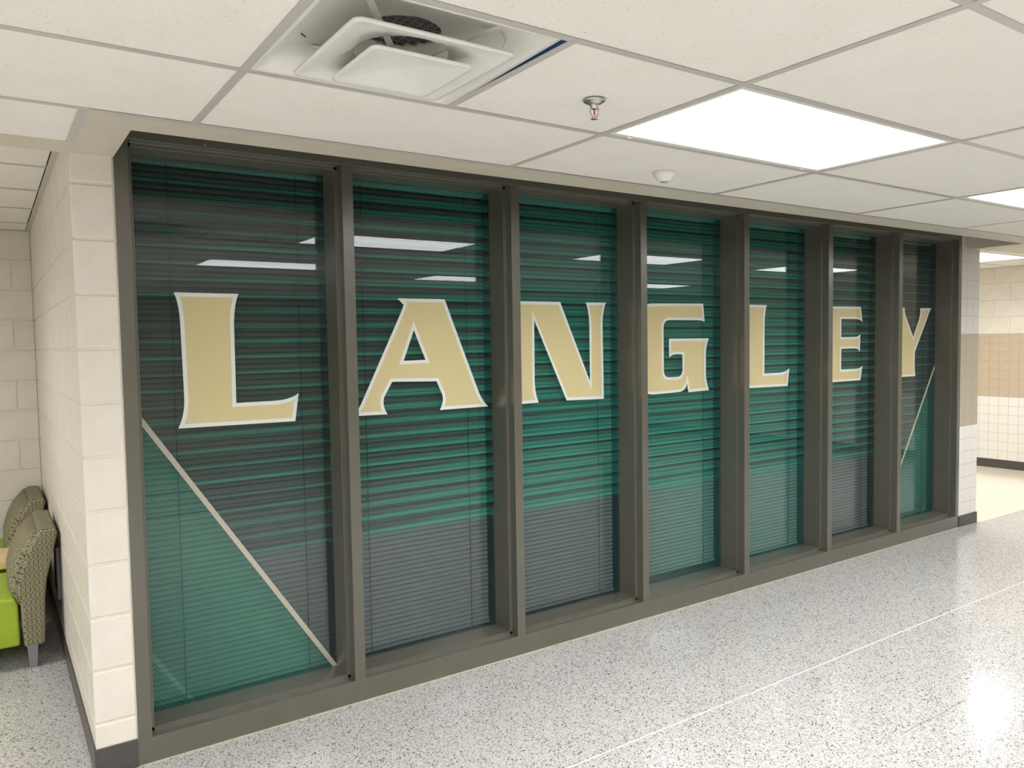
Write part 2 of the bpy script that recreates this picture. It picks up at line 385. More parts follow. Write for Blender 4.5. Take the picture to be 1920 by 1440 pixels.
# ------------------------------------------------------------------ ceiling of the lobby
ceil = struct(build('ceiling', box(-4.6, 9.9, -8.7, 8.2, 2.66, 2.76), 'void'))
tile_mesh = {}
def tile(x0, x1, y0, y1, z=H, parent=None):
    g = .0035
    key = (round(x1 - x0, 3), round(y1 - y0, 3))
    if key not in tile_mesh:
        a, b = (x1 - x0) / 2 - g, (y1 - y0) / 2 - g
        tile_mesh[key] = MB().box(-a, a, -b, b, 0, .015).mesh('ceiling_tile', 'ctile')
    return put('ceiling_tile', tile_mesh[key], parent or ceil, ((x0 + x1) / 2 + random.uniform(-.0015, .0015), (y0 + y1) / 2 + random.uniform(-.001, .001), z + .0018 + random.uniform(0, .0012)))
def tee(x0, x1, y0, y1, z=H, parent=None, dz=0.0):
    """an inverted tee of the ceiling grid: flange and web"""
    m = MB().box(x0, x1, y0, y1, z - dz, z + .0016)
    if x1 - x0 > y1 - y0: m.box(x0, x1, (y0 + y1) / 2 - .0008, (y0 + y1) / 2 + .0008, z + .0016, z + .03)
    else: m.box((x0 + x1) / 2 - .0008, (x0 + x1) / 2 + .0008, y0, y1, z + .0016, z + .03)
    return build('ceiling_tee', m, 'tee', parent or ceil)
KX = range(-4, 8)
rows = [Y0 + .012, Y1] + [Y1 - TY * j for j in range(1, 12)]
LIGHTS = [(1, 1), (3, 1), (5, 1), (-3, 1), (-1, 3), (-3, 3), (1, 4), (3, 5), (5, 5), (-3, 5), (-1, 5), (-1, 8), (-3, 8), (-1, 10)]  # negative columns: unseen fixtures added to brighten the room, mostly its left side
xe0, xe1 = -4.5, XF
SHIFT = {(1, 4): -.29, (3, 5): -.31}     # two fixtures set between cut tiles
for j in range(len(rows) - 1):
    ya, yb = rows[j + 1], rows[j]
    for k in range(-4, 9):
        x0, x1 = max(XA + TX * k, xe0), min(XA + TX * (k + 1), xe1)
        if x1 - x0 < .05: continue
        x1 += SHIFT.get((k + 1, j), 0); x0 += SHIFT.get((k - 1, j), 0)
        if (k, j) in LIGHTS: continue
        if (k, j) == (0, 1):
            tile(XA + TX / 2, XA + TX, ya, yb); continue
        tile(x0, x1, ya, yb)
for j, y in enumerate(rows[1:-1]):
    tee(xe0, xe1, y - .012, y + .012)
for k in range(-3, 8):
    x = XA + TX * k
    cut = [(q, SHIFT[q]) for q in SHIFT if k in (q[0], q[0] + 1)]
    if not cut:
        tee(x - .012, x + .012, rows[-1], rows[0], dz=.0004); continue
    (q, dx_), = cut
    tee(x - .012, x + .012, rows[-1], rows[q[1] + 1], dz=.0004); tee(x - .012, x + .012, rows[q[1]], rows[0], dz=.0004)
    tee(x + dx_ - .012, x + dx_ + .012, rows[q[1] + 1] + .012, rows[q[1]] - .012, dz=.0004)
tee(XA + TX / 2 - .012, XA + TX / 2 + .012, Y1 - TY, Y1, dz=.0002)
# wall angle along the painted border, then the border itself
build('wall_angle', box(-.139, XF, Y0 - .010, Y0 + .016, H - .0022, H), 'tee', ceil)
build('wall_angle', box(xe0, -.139, Y0 - .012, Y0 + .012, H - .0004, H + .0016), 'tee', ceil)
build('wall_angle', box(-.165, -.139, -.160, Y0 + .012, H - .0022, H), 'tee', ceil)
tile(-1.5, -.150, -.165, Y0 + .012)
tile(-2.72, -1.5, -.165, Y0 + .012)
tile(-3.94, -2.72, -.165, Y0 + .012)
YS = -.4135
XPR = 6.402             # right end of the slot above the window
bo = MB()
bo.box(0, XPR, YS - .016, Y0 + .004, H - .0008, H + .012)                 # strip in front of the slot
bo.box(0, XPR, YS - .015, YS - .0005, H + .004, 2.66)                            # upstand of the slot
bo.box(-.15, 0, Y0 + .004, .0, H - .0008, H + .012)                       # left of the slot, over the pier
bo.box(-.015, -.0005, YS - .015, -.001, H + .004, 2.66)
bo.box(xe0, -.1502, -.165, .012, H - .0008, H + .012)                      # band over the alcove opening
bo.box(xe0, -.151, .001, .0115, H + .004, 2.66)
bo.box(XPR, XF, Y0 + .004, -.05, H - .0008, H + .012)                     # right of the slot
bo.box(XPR + .0005, XPR + .015, YS, -.001, H + .004, 2.66)
bo.box(XPR + .016, XF, -.062, -.0505, H + .004, 2.66)
build('drywall_border', bo, 'drywall', ceil)

# alcove ceiling, 90 mm higher
ca = struct(build('ceiling.001', box(-3.6, XP0, .012, YB, H2 + .03, H2 + .05), 'void'))
ys = [.155, .765, 1.375, 1.984, 2.594, YB - .004]
y_prev = .014
for y in ys:
    if y - y_prev > .03:
        for (a, b) in ((-1.405, -.168), (-2.62, -1.405), (-3.6, -2.62)):
            if (a, y) != (-2.62, 1.375): tile(a, b, y_prev, y, H2, ca)
    y_prev = y
for y in ys[:-1]: tee(-3.6, -.165, y - .012, y + .012, H2, ca)
for x in (-1.405, -2.62): tee(x - .012, x + .012, .014, YB, H2, ca, .0004)
build('wall_angle', box(-.168, XP0 + .003, .014, YB, H2 - .0022, H2), 'tee', ca)
build('wall_angle', box(-3.6, -.168, YB - .02, YB, H2 - .0020, H2), 'tee', ca)
# corridor ceiling
cc = struct(build('ceiling.002', box(XP1, XF, -.05, 8.0, H2 + .06, H2 + .08), 'void'))
cx = [XP1 - .2, 7.60, 8.82, XF]
cy = [-.049, .46] + [.46 + TY * i for i in range(1, 13)]
for i in range(3):
    for j in range(len(cy) - 1):
        if (i, j) in ((1, 1), (1, 5), (1, 9)): continue
        if cy[j] > 7.9: continue
        tile(cx[i] if cy[j] < .4 else max(cx[i], XP1), cx[i + 1], cy[j], min(cy[j + 1], 8), H2, cc)
for y in cy[1:-1]: tee(XP1, XF, y - .012, y + .012, H2, cc)
for x in cx[1:3]: tee(x - .012, x + .012, -.049, 8, H2, cc, .0004)
build('wall_angle', box(XF - .024, XF, -.049, 8, H2 - .002, H2), 'tee', cc)

# ------------------------------------------------------------------ unseen enclosing walls
struct(build('wall_back', box(-4.6, 9.9, -8.7, -8.5, 0, 2.66), 'room'))
struct(build('wall_left', box(-4.6, -4.5, -8.5, .2, 0, 2.66), 'room'))
struct(build('wall_front', box(-4.5, -3.6, 0, .2, 0, 2.66).box(-3.7, -3.6, .2, YB, 0, 2.66), 'room'))
struct(build('wall_end', box(XP1 - .1, XF + .1, 8.0, 8.2, 0, 2.66), 'room'))
struct(build('wall_right', box(XF + .006, XF + .2, -8.5, 8.0, 0, 2.66), 'room'))
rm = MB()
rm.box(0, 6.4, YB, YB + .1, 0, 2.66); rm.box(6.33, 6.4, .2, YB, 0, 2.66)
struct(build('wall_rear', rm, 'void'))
struct(build('wall_corridor', box(6.45, XP1 - .003, .205, 8.0, 0, 2.66), 'room'))

# ------------------------------------------------------------------ block walls
BH, JT = .2032, .009
def block(mesh_cache, parent, size, at, material='block', bev=.003):
    key = (tuple(round(s, 4) for s in size), material)
    if key not in mesh_cache:
        a, b, c = (s / 2 for s in size)
        mb = MB().box(-a, a, -b, b, -c, c); me = mb.mesh('block', material)
        bm = bmesh.new(); bm.from_mesh(me)
        bmesh.ops.bevel(bm, geom=bm.edges[:], offset=bev, segments=2, affect='EDGES', profile=.5); bm.to_mesh(me); bm.free()
        mesh_cache[key] = me
    return put('block', mesh_cache[key], parent, at)
BC = {}
# wall between alcove and window room; its end is the left pier
wl = struct(build('wall_pier_left', box(XP0 + .004, -.0065, .004, YB, 0, 2.66), 'mortar'))
for c in range(13):
    z0, z1 = c * BH + JT / 2, (c + 1) * BH - JT / 2
    ys_ = [0.0] + ([.3965] if c % 2 == 0 else [.1965])
    while ys_[-1] + .4064 < YB: ys_.append(ys_[-1] + .4064)
    ys_.append(YB)
    for i in range(len(ys_) - 1):
        a, b = ys_[i] + (0 if i == 0 else JT / 2), ys_[i + 1] - JT / 2
        if b - a < .03: continue
        block(BC, wl, (-.004 - XP0, b - a, z1 - z0), ((XP0 - .004) / 2, (a + b) / 2, (z0 + z1) / 2), bev=.0045 if i == 0 else .003)
build('caulk_joint', box(-.0065, .0, .0045, .02, 0, 2.45), 'mortar', wl)
# alcove back wall
wb = struct(build('wall_alcove', box(-3.6, XP0 + .001, YB + .004, YB + .1, 0, 2.66), 'mortar'))
for c in range(12):
    z0, z1 = c * BH + JT / 2, (c + 1) * BH - JT / 2
    xs_ = [XP0 - .001, XP0 - (.115 if c % 2 == 0 else .318)]
    while xs_[-1] - .4064 > -2.4: xs_.append(xs_[-1] - .4064)
    for i in range(len(xs_) - 1):
        b, a = xs_[i] - (0 if i == 0 else JT / 2), xs_[i + 1] + JT / 2
        block(BC, wb, (b - a, .09, z1 - z0), ((a + b) / 2, YB + .045, (z0 + z1) / 2))

# right pier: base, glazed tile courses, grey painted courses
TP = .1105
TC = {}
def wtile(parent, size, at, material, name='tile'):
    key = (tuple(round(s, 4) for s in size), material)
    if key not in TC:
        a, b, c = (s / 2 for s in size); me = MB().box(-a, a, -b, b, -c, c).mesh(name, material)
        bm = bmesh.new(); bm.from_mesh(me)
        bmesh.ops.bevel(bm, geom=bm.edges[:], offset=.0016, segments=1, affect='EDGES'); bm.to_mesh(me); bm.free()
        TC[key] = me
    return put(name, TC[key], parent, at)
pr_ = struct(build('wall_pier_right', box(W + .004, XP1 - .004, .0042, .205, 0, 2.66), 'grout'))
zw0, zw1, zt1 = .092, .855, 1.633
def courses(z0, z1, n): 
    h = (z1 - z0) / n; return [(z0 + h * i, z0 + h * (i + 1)) for i in range(n)]
def pier_course(z0, z1, material, shift=0, gap=.003):
    xs_ = [W + .006, W + .006 + .09 + shift, W + .006 + .09 + TP + shift, XP1]
    for a, b in zip(xs_, xs_[1:]):
        wtile(pr_, (b - a - gap, .02, z1 - z0 - gap), ((a + b) / 2, .012, (z0 + z1) / 2), material)
    wtile(pr_, (.012, .09, z1 - z0 - gap), (XP1 - .0075, .068, (z0 + z1) / 2), material)
    wtile(pr_, (.012, .088, z1 - z0 - gap), (XP1 - .0075, .16, (z0 + z1) / 2), material)
for a, b in courses(zw0, zw1, 7): pier_course(a, b, 'tile_white')
for a, b in courses(zw1, zt1, 7): pier_course(a, b, 'tile_tan_pier', gap=.0022)
for a, b in courses(zt1, 2.54, 6): pier_course(a, b, 'block_grey', gap=.0035)

# far corridor wall: white tiles, tan tiles, painted block above
wf = struct(build('wall_corridor_far', box(XF - .0072, XF + .006, -3.0, 8.0, 0, .8722), 'grout'))
build('backing', box(XF - .0068, XF + .006, -3.0, 8.0, .8722, 1.633), 'grout_tan', wf)
build('backing', box(XF - .0055, XF + .006, -3.0, 8.0, 1.633, 2.66), 'mortar', wf)
def far_tiles(z0, z1, n, material, ya=.30, yb=2.4):
    for a, b in courses(z0, z1, n):
        y = ya
        while y < yb:
            wtile(wf, (.012, TP - .003, b - a - .003), (XF - .003, y + TP / 2, (a + b) / 2), material); y += TP
far_tiles(.105, .871, 7, 'tile_white'); far_tiles(.871, 1.633, 7, 'tile_tan')
# beyond what can be seen one by one the same tiling goes on as a plain glazed dado
build('tile_dado', box(XF - .009, XF + .003, -3.0, .299, .105, .871).box(XF - .009, XF + .003, 2.4 + .025, 8, .105, .871), 'tile_white', wf)
build('tile_dado', box(XF - .009, XF + .003, -3.0, .299, .871, 1.633).box(XF - .009, XF + .003, 2.4 + .025, 8, .871, 1.633), 'tile_tan', wf)
for c in range(4):
    z0, z1 = 1.633 + c * BH + JT / 2, 1.633 + (c + 1) * BH - JT / 2
    y = -.15 + (.18 if c % 2 else 0)
    while y < 2.6:
        block(BC, wf, (.02, .4064 - JT, z1 - z0), (XF - .006 + .006, y + .2032, (z0 + z1) / 2)); y += .4064

# ------------------------------------------------------------------ vinyl base
def base(name, *boxes, z=.112):
    m = MB()
    for b in boxes: m.box(*b, 0, z)
    return struct(build(name, m, 'base', bevel=.004))
base('baseboard_left', (XP0 - .006, -.002, -.006, .001), (XP0 - .006, XP0 + .004, .001, YB - .006))
base('baseboard_alcove', (-3.6, XP0 - .006, YB - .006, YB + .004))
base('baseboard_right', (W + .004, XP1 + .005, -.006, .004), (XP1 - .004, XP1 + .005, .004, 8.0), z=.092)
base('baseboard_far', (XF - .012, XF + .004, -8.4, 8.0), z=.106)

# ------------------------------------------------------------------ window frame
win = struct_empty('window_1')
BV = .0016
wall_over = MB().box(0, W, .02, .2, ZH + .05, 2.66)
build('wall_panel', wall_over, 'drywall', win)
def member(name, prof, axis, a, b): return build(name, MB().prism(prof, axis, a, b), 'frame', win, bevel=BV)
YR = .20
member('frame_sill', [(0, 0.0005), (YR, 0.0005), (YR, ZS + ST), (D1, ZS + ST), (D1, ZS), (0, ZS)], 'x', 0, W)
member('frame_head', [(0, ZH), (D1, ZH), (D1, ZH - ST), (YR, ZH - ST), (YR, ZH + .05), (0, ZH + .05)], 'x', 0, W)
member('frame_jamb', [(0, 0), (LJ, 0), (LJ, D1), (LJ + ST, D1), (LJ + ST, YR), (0, YR)], 'z', ZS, ZH)
member('frame_jamb', [(W, 0), (RJ, 0), (RJ, D1), (RJ - ST, D1), (RJ - ST, YR), (W, YR)], 'z', ZS, ZH)
for a, b in zip(XL, XR):
    member('mullion', [(a, 0), (b, 0), (b, D1), (b + ST, D1), (b + ST, YR), (a - ST, YR), (a - ST, D1), (a, D1)], 'z', ZS, ZH)
PX = list(zip([LJ] + XR, XL + [RJ]))
ORD = ['first', 'second', 'third', 'fourth', 'fifth', 'sixth', 'seventh']
for a, b in PX:
    build('glass_pane', box(a + ST - .006, b - ST + .006, D2, D2 + .006, ZS + ST - .006, ZH - ST + .006), 'glass', win)
# little screws and scuffs on the head
for x in (.33, 4.66, 4.80, 5.42, 6.17):
    m = MB(); m.lathe([(0, -.0025), (.0035, -.002), (.0045, .001)], (0, 0), 10)
    m.v = [(x + p[0], p[2], 2.428 + p[1]) for p in m.v]
    build('screw', m, 'leg_grey', win)

# ------------------------------------------------------------------ letters
def curve(p0, pc, p1, n=7):
    return [((1 - t) ** 2 * p0[0] + 2 * t * (1 - t) * pc[0] + t * t * p1[0], (1 - t) ** 2 * p0[1] + 2 * t * (1 - t) * pc[1] + t * t * p1[1]) for t in [i / n for i in range(n + 1)]]
def poly(*items):
    out = []
    for it in items:
        if isinstance(it[0], tuple): out += curve(*it)
        else: out.append(it)
    r = []
    for p in out:
        if not r or math.hypot(p[0] - r[-1][0], p[1] - r[-1][1]) > .002: r.append(p)
    return r
def area(p): return .5 * sum(p[i][0] * p[(i + 1) % len(p)][1] - p[(i + 1) % len(p)][0] * p[i][1] for i in range(len(p)))
def offset(p, d):
    """inset (d > 0) of a counter-clockwise polygon with mitred corners"""
    n = len(p); out = []
    for i in range(n):
        a, b, c = Vector(p[i - 1]), Vector(p[i]), Vector(p[(i + 1) % n])
        u, v = (b - a).normalized(), (c - b).normalized()
        n1, n2 = Vector((-u.y, u.x)), Vector((-v.y, v.x))
        k = n1 + n2; L_ = k.length_squared
        m = k * (2 / L_) if L_ > .08 else n1 * 2
        if m.length > 3.2: m = m.normalized() * 3.2
        q = b + m * d; out.append((q.x, q.y))
    return out
def ccw(p): return p if area(p) > 0 else p[::-1]
LET = {}
L1 = poly(((.227, 1.854), (.247, 1.81), (.248, 1.715)), (.252, 1.45), ((.252, 1.40), (.249, 1.335), (.224, 1.289)), (.720, 1.285), (.739, 1.412),
          ((.739, 1.412), (.705, 1.383), (.620, 1.382)), (.463, 1.382), (.465, 1.70), ((.465, 1.715), (.466, 1.80), (.488, 1.853)))
LET['L'] = (L1, [])
LET['A'] = (poly((1.241, 1.848), (1.275, 1.817), (1.262, 1.785), (1.040, 1.345), ((1.040, 1.345), (1.02, 1.31), (.995, 1.289)), (1.175, 1.286),
                 ((1.175, 1.286), (1.145, 1.33), (1.160, 1.372)), (1.204, 1.443), (1.448, 1.435), ((1.478, 1.37), (1.492, 1.335), (1.463, 1.289)),
                 (1.754, 1.29), ((1.754, 1.29), (1.715, 1.32), (1.69, 1.385)), (1.504, 1.848)),
            [[(1.327, 1.693), (1.268, 1.543), (1.388, 1.545)]])
LET['N'] = (poly(((1.897, 1.846), (1.922, 1.80), (1.924, 1.72)), (1.926, 1.42), ((1.926, 1.40), (1.925, 1.335), (1.900, 1.289)), (2.084, 1.291), ((2.084, 1.291), (2.060, 1.335), (2.058, 1.41)), (2.060, 1.745),
                 (2.278, 1.292), (2.555, 1.286), (2.550, 1.72), ((2.550, 1.72), (2.552, 1.80), (2.579, 1.848)), (2.425, 1.846), ((2.425, 1.846), (2.449, 1.80), (2.450, 1.71)), (2.451, 1.393), (2.241, 1.846)), [])
LET['G'] = (poly(((2.845, 1.77), (2.85, 1.848), (2.955, 1.848)), (3.400, 1.854), (3.414, 1.735), ((3.414, 1.735), (3.395, 1.747), (3.34, 1.747)), ((3.10, 1.747), (3.045, 1.747), (3.045, 1.70)),
                 ((3.045, 1.44), (3.045, 1.392), (3.09, 1.392)), ((3.165, 1.392), (3.212, 1.392), (3.210, 1.45)), (3.208, 1.532), ((3.19, 1.532), (3.12, 1.540), (3.092, 1.514)), (3.091, 1.632), (3.454, 1.631),
                 ((3.454, 1.631), (3.426, 1.59), (3.424, 1.52)), ((3.424, 1.40), (3.428, 1.34), (3.454, 1.294)), (3.262, 1.290), (3.250, 1.347), ((3.250, 1.347), (3.235, 1.296), (3.17, 1.295)), ((2.965, 1.291), (2.85, 1.29), (2.845, 1.37))), [])
LET['L.001'] = ([(x + 3.548, z) for x, z in L1], [])
LET['E'] = (poly(((4.668, 1.852), (4.690, 1.80), (4.692, 1.72)), ((4.692, 1.42), (4.692, 1.335), (4.668, 1.288)), (5.165, 1.289), (5.192, 1.403), ((5.192, 1.403), (5.165, 1.381), (5.11, 1.379)), (4.910, 1.379), (4.910, 1.536),
                 (5.09, 1.536), ((5.09, 1.536), (5.135, 1.533), (5.155, 1.507)), (5.160, 1.647), ((5.160, 1.647), (5.135, 1.626), (5.09, 1.624)), (4.910, 1.624), (4.909, 1.760), (5.11, 1.760), ((5.11, 1.760), (5.155, 1.758), (5.187, 1.737)), (5.164, 1.855)), [])
LET['Y'] = (poly((5.575, 1.854), ((5.575, 1.854), (5.605, 1.82), (5.625, 1.755)), (5.735, 1.50), ((5.735, 1.40), (5.735, 1.335), (5.712, 1.291)), (5.960, 1.291), ((5.960, 1.291), (5.944, 1.335), (5.944, 1.40)), (5.946, 1.491),
                 ((6.13, 1.76), (6.155, 1.81), (6.199, 1.857)), (6.021, 1.853), ((6.021, 1.853), (6.030, 1.82), (6.008, 1.765)), (5.919, 1.615), ((5.795, 1.80), (5.785, 1.825), (5.784, 1.854))), [])
def flat(name, outer, holes, y, material, parent):
    bm = bmesh.new(); ed = []
    for ring in [outer] + holes:
        vs = [bm.verts.new((p[0], y, p[1])) for p in ring]
        ed += [bm.edges.new((vs[i], vs[(i + 1) % len(vs)])) for i in range(len(vs))]
    bmesh.ops.triangle_fill(bm, use_beauty=True, use_dissolve=False, edges=ed, normal=(0, -1, 0))
    # a hair of thickness
    g = bmesh.ops.extrude_face_region(bm, geom=bm.faces[:])
    for v in g['geom']:
        if isinstance(v, bmesh.types.BMVert): v.co.y += .00025
    bmesh.ops.recalc_face_normals(bm, faces=bm.faces[:])
    me = bpy.data.meshes.new(name); bm.to_mesh(me); bm.free(); me.materials.append(M[material])
    return put(name, me, parent, (0, 0, 0) if parent is None else wpos(parent))
FD = ['grey film with a cream letter L and a tan diagonal line, leftmost glass pane', 'green striped film with a cream letter A, second glass pane from the left', 'green striped film with a cream letter N, third glass pane from the left',
      'green striped film with a cream letter G, middle glass pane', 'green striped film with a cream letter L, pane between letters G and E', 'green striped film with a cream letter E, sixth glass pane from the left', 'dark film with a cream letter Y and a thin diagonal line, rightmost glass pane']
YFM = D2 + .0075
for i, (key, (a, b)) in enumerate(zip(['L', 'A', 'N', 'G', 'L.001', 'E', 'Y'], PX)):
    t = thing('window_film', FD[i], 'window film', (0, 0, 0), 'printed films on the seven window panes')
    outer, holes = LET[key]; outer = ccw(outer); OW = .0165
    inner = offset(outer, OW)
    hol = [ccw(h) for h in holes]; holx = [offset(h, -OW) for h in hol]
    x0, x1, z0, z1 = a + ST - .004, b - ST + .004, ZS + ST - .004, ZH - ST + .004
    # the sheet is cut out where the letter sits
    sheet = flat('printed_sheet', [(x0, z0), (x1, z0), (x1, z1), (x0, z1)], [outer], YFM, 'film', t)
    flat('letter_outline', outer, [inner] , YFM, 'outline', t)
    if holes:
        flat('letter_outline', ccw(holx[0]), hol, YFM, 'outline', t)
        flat('printed_sheet', hol[0], [], YFM, 'film', t)
        flat('letter_face', inner, holx, YFM, 'cream', t)
    else:
        flat('letter_face', inner, [], YFM, 'cream', t)

# ------------------------------------------------------------------ venetian blinds behind the glass
PITCH, SW = .0235, .0258
YBL = .232
BL = ['white venetian blind with two bent slats behind the leftmost pane', 'white venetian blind behind the second pane, lettered A', 'white venetian blind behind the third pane, lettered N', 'shorter white venetian blind behind the middle pane, lettered G',
      'white venetian blind behind the fifth pane, between letters G and E', 'white venetian blind behind the sixth pane, lettered E', 'white venetian blind behind the rightmost pane, lettered Y']
for i, (a, b) in enumerate(PX):
    x0, x1 = a + .030, b - .034
    zb = .150 if i == 3 else .122
    t = thing('venetian_blind', BL[i], 'blind', ((x0 + x1) / 2, YBL, zb), 'blinds behind the window panes')
    hw = (x1 - x0) / 2
    th = math.radians(52)
    prof = []
    for k in range(4):
        s_ = (k / 3 - .5) * SW; c_ = .0030 * (1 - (2 * k / 3 - 1) ** 2)
        prof.append((s_, c_))
    me = MB(); n = len(prof)
    me.add([(-hw, p[0], p[1]) for p in prof] + [(hw, p[0], p[1]) for p in prof], [(k, k + 1, n + k + 1, n + k) for k in range(n - 1)])
    me.smooth = True; slat = me.mesh('slat', 'slat')
    k = 0; z = zb + .03
    while z < ZH - .03:
        o = put('slat', slat, t, ((x0 + x1) / 2, YBL, z))
        rx = th + random.gauss(0, .02); rz = 0; ry = 0
        if i == 0 and k in (36, 37, 38, 33): ry = random.uniform(-.006, .010); rx += {36: .22, 37: -.18, 38: .1, 33: -.25}[k]; o.location.z += .004 * (k % 2)
        o.rotation_euler = (rx, ry, rz)
        z += PITCH; k += 1
    build('bottom_rail', box(x0, x1, YBL - .012, YBL + .012, zb, zb + .014), 'slat', t)
    build('head_rail', box(x0, x1, YBL - .02, YBL + .02, ZH - .03, ZH + .01), 'slat', t)
    cl, crr = (.222, .764) if i == 0 else (a + .128, b - .145)
    for xc in (cl, crr):
        build('ladder_cord', box(xc - .0018, xc + .0018, YBL - .0145, YBL - .0125, zb, ZH - .02), 'cord', t)

# ------------------------------------------------------------------ ceiling lights
def troffer(x0, x1, y0, y1, z, label, group, latches=False):
    t = thing('ceiling_light', label, 'ceiling light', ((x0 + x1) / 2, (y0 + y1) / 2, z), group)
    g, f = .006, .030
    m = MB()
    X0, X1, Y0_, Y1_ = x0 + g, x1 - g, y0 + g, y1 - g
    zb = z + .002
    for (a, b, c, d) in ((X0, X1, Y0_, Y0_ + f), (X0, X1, Y1_ - f, Y1_), (X0, X0 + f, Y0_ + f, Y1_ - f), (X1 - f, X1, Y0_ + f, Y1_ - f)):
        m.box(a, b, c, d, zb, zb + .02)
    build('door_frame', m, 'white_metal', t, bevel=.003)
    build('housing', box(X0 + .01, X1 - .01, Y0_ + .01, Y1_ - .01, zb + .02, zb + .03), 'white_metal', t)
    build('lens', box(X0 + f, X1 - f, Y0_ + f, Y1_ - f, zb + .004, zb + .0055), 'lens', t)
    ld = bpy.data.lights.new('lamp', 'AREA'); ld.shape = 'RECTANGLE'; ld.size = X1 - X0 - .08; ld.size_y = Y1_ - Y0_ - .08
    ld.energy = LAMP_W * (ld.size * ld.size_y) / (1.12 * .52); ld.spread = math.radians(SPREAD); ld.color = LIGHT_COL
    lo = bpy.data.objects.new('lamp', ld); COL.objects.link(lo); lo.parent = t; lo.location = (0, 0, .0)
    if latches:
        for x in (X0 + .11, X1 - .11):
            build('latch', box(x - .012, x + .012, Y1_ - .013, Y1_ - .003, zb - .003, zb + .001), 'white_metal', t, bevel=.002)
    return t
LBL = {(1, 1): ('large bright recessed light panel nearest to the lettered window', 'lobby ceiling lights'), (3, 1): ('bright light panel cut off by the right edge of the photo, in the lobby ceiling', 'lobby ceiling lights')}
for (k, j) in LIGHTS:
    x0 = max(XA + TX * k, -4.5)
    lb, gr = LBL.get((k, j), ('recessed white panel among the implied and the added unseen lights of the lobby ceiling outside the photograph', 'lobby lights outside the view'))
    sh = SHIFT.get((k, j), 0)
    troffer(x0 + sh, XA + TX * (k + 1) + sh, rows[j + 1], rows[j], H, lb, gr, (k, j) in LBL)
troffer(7.60, 8.82, .46, .46 + TY, H2, 'bright light panel in the corridor ceiling beyond the right pier', 'corridor lights')
for n in (5, 9):
    troffer(7.60, 8.82, .46 + TY * (n - 1), .46 + TY * n, H2, 'recessed light panel further down the corridor hidden by the right pier', 'hidden corridor lights')
troffer(-2.62, -1.405, .765, 1.375, H2, 'recessed light panel of the seating alcove outside the photograph', 'alcove lights')

# ------------------------------------------------------------------ air diffuser
dx0, dx1, dy0, dy1 = XA + .012, XA + TX / 2 - .012, Y1 - TY + .012, Y1 - .012
dc = ((dx0 + dx1) / 2, (dy0 + dy1) / 2)
dif = thing('air_diffuser', 'white square air diffuser with stepped cones hanging slightly askew in the ceiling', 'air vent', (*dc, H))
def rrect(cx, cy, hx, hy, r, z, n=5):
    out = []
    for q, (sx, sy) in enumerate(((1, 1), (-1, 1), (-1, -1), (1, -1))):
        for k in range(n + 1):
            a = math.pi / 2 * (q + k / n)
            out.append((cx + sx * (hx - r) + r * math.cos(a), cy + sy * (hy - r) + r * math.sin(a), z))
    return out
def loft(rings, close=False):
    m = MB(); n = len(rings[0]); m.v = [p for g in rings for p in g]
    for i in range(len(rings) - 1):
        for k in range(n): m.f.append((i * n + k, i * n + (k + 1) % n, (i + 1) * n + (k + 1) % n, (i + 1) * n + k))
    if close: m.f.append(tuple(range((len(rings) - 1) * n, len(rings) * n)))
    m.smooth = True
    return m
nq = 6
def circ(cx, cy, r, z):
    out = []
    for q in range(4):
        for k in range(nq + 1):
            a = math.pi / 2 * (q + k / nq); out.append((cx + r * math.cos(a), cy + r * math.sin(a), z))
    return out
CX, CY = .466, -1.483
hx, hy = (dx1 - dx0) / 2 + .006, (dy1 - dy0) / 2 + .006
# outer pan: flat rim, rolled edge, then rising to the round neck; turned a little so a gap opens along its right side
rot = math.radians(-1.3)
def turn(ring, c=(dx0 - .004, dy1)):
    o = []
    for x, y, z in ring:
        X, Y = x - c[0], y - c[1]
        o.append((c[0] + X * math.cos(rot) - Y * math.sin(rot) * 1.0, c[1] + X * 0 + Y, z)) if False else o.append((c[0] + X * (1 + 0.07 * Y), c[1] + Y, z))
    return o
pan = loft([turn(rrect(*dc, hx, hy, .003, H + .004, nq)), turn(rrect(*dc, hx, hy, .003, H + .0022, nq)), turn(rrect(*dc, hx - .016, hy - .016, .006, H + .0022, nq)), turn(rrect(*dc, hx - .024, hy - .024, .02, H + .008, nq)), turn(rrect(*dc, hx - .040, hy - .040, .03, H + .026, nq)),
            rrect(CX, CY, .20, .20, .06, H + .048, nq), rrect(CX, CY, .15, .15, .11, H + .058, nq), circ(CX, CY, .103, H + .060), circ(CX, CY, .099, H + .060), circ(CX, CY, .099, H + .10)])
po = build('outer_pan', pan, 'white_metal', dif)
sol = po.modifiers.new('thickness', 'SOLIDIFY'); sol.thickness = .0012; sol.offset = 1
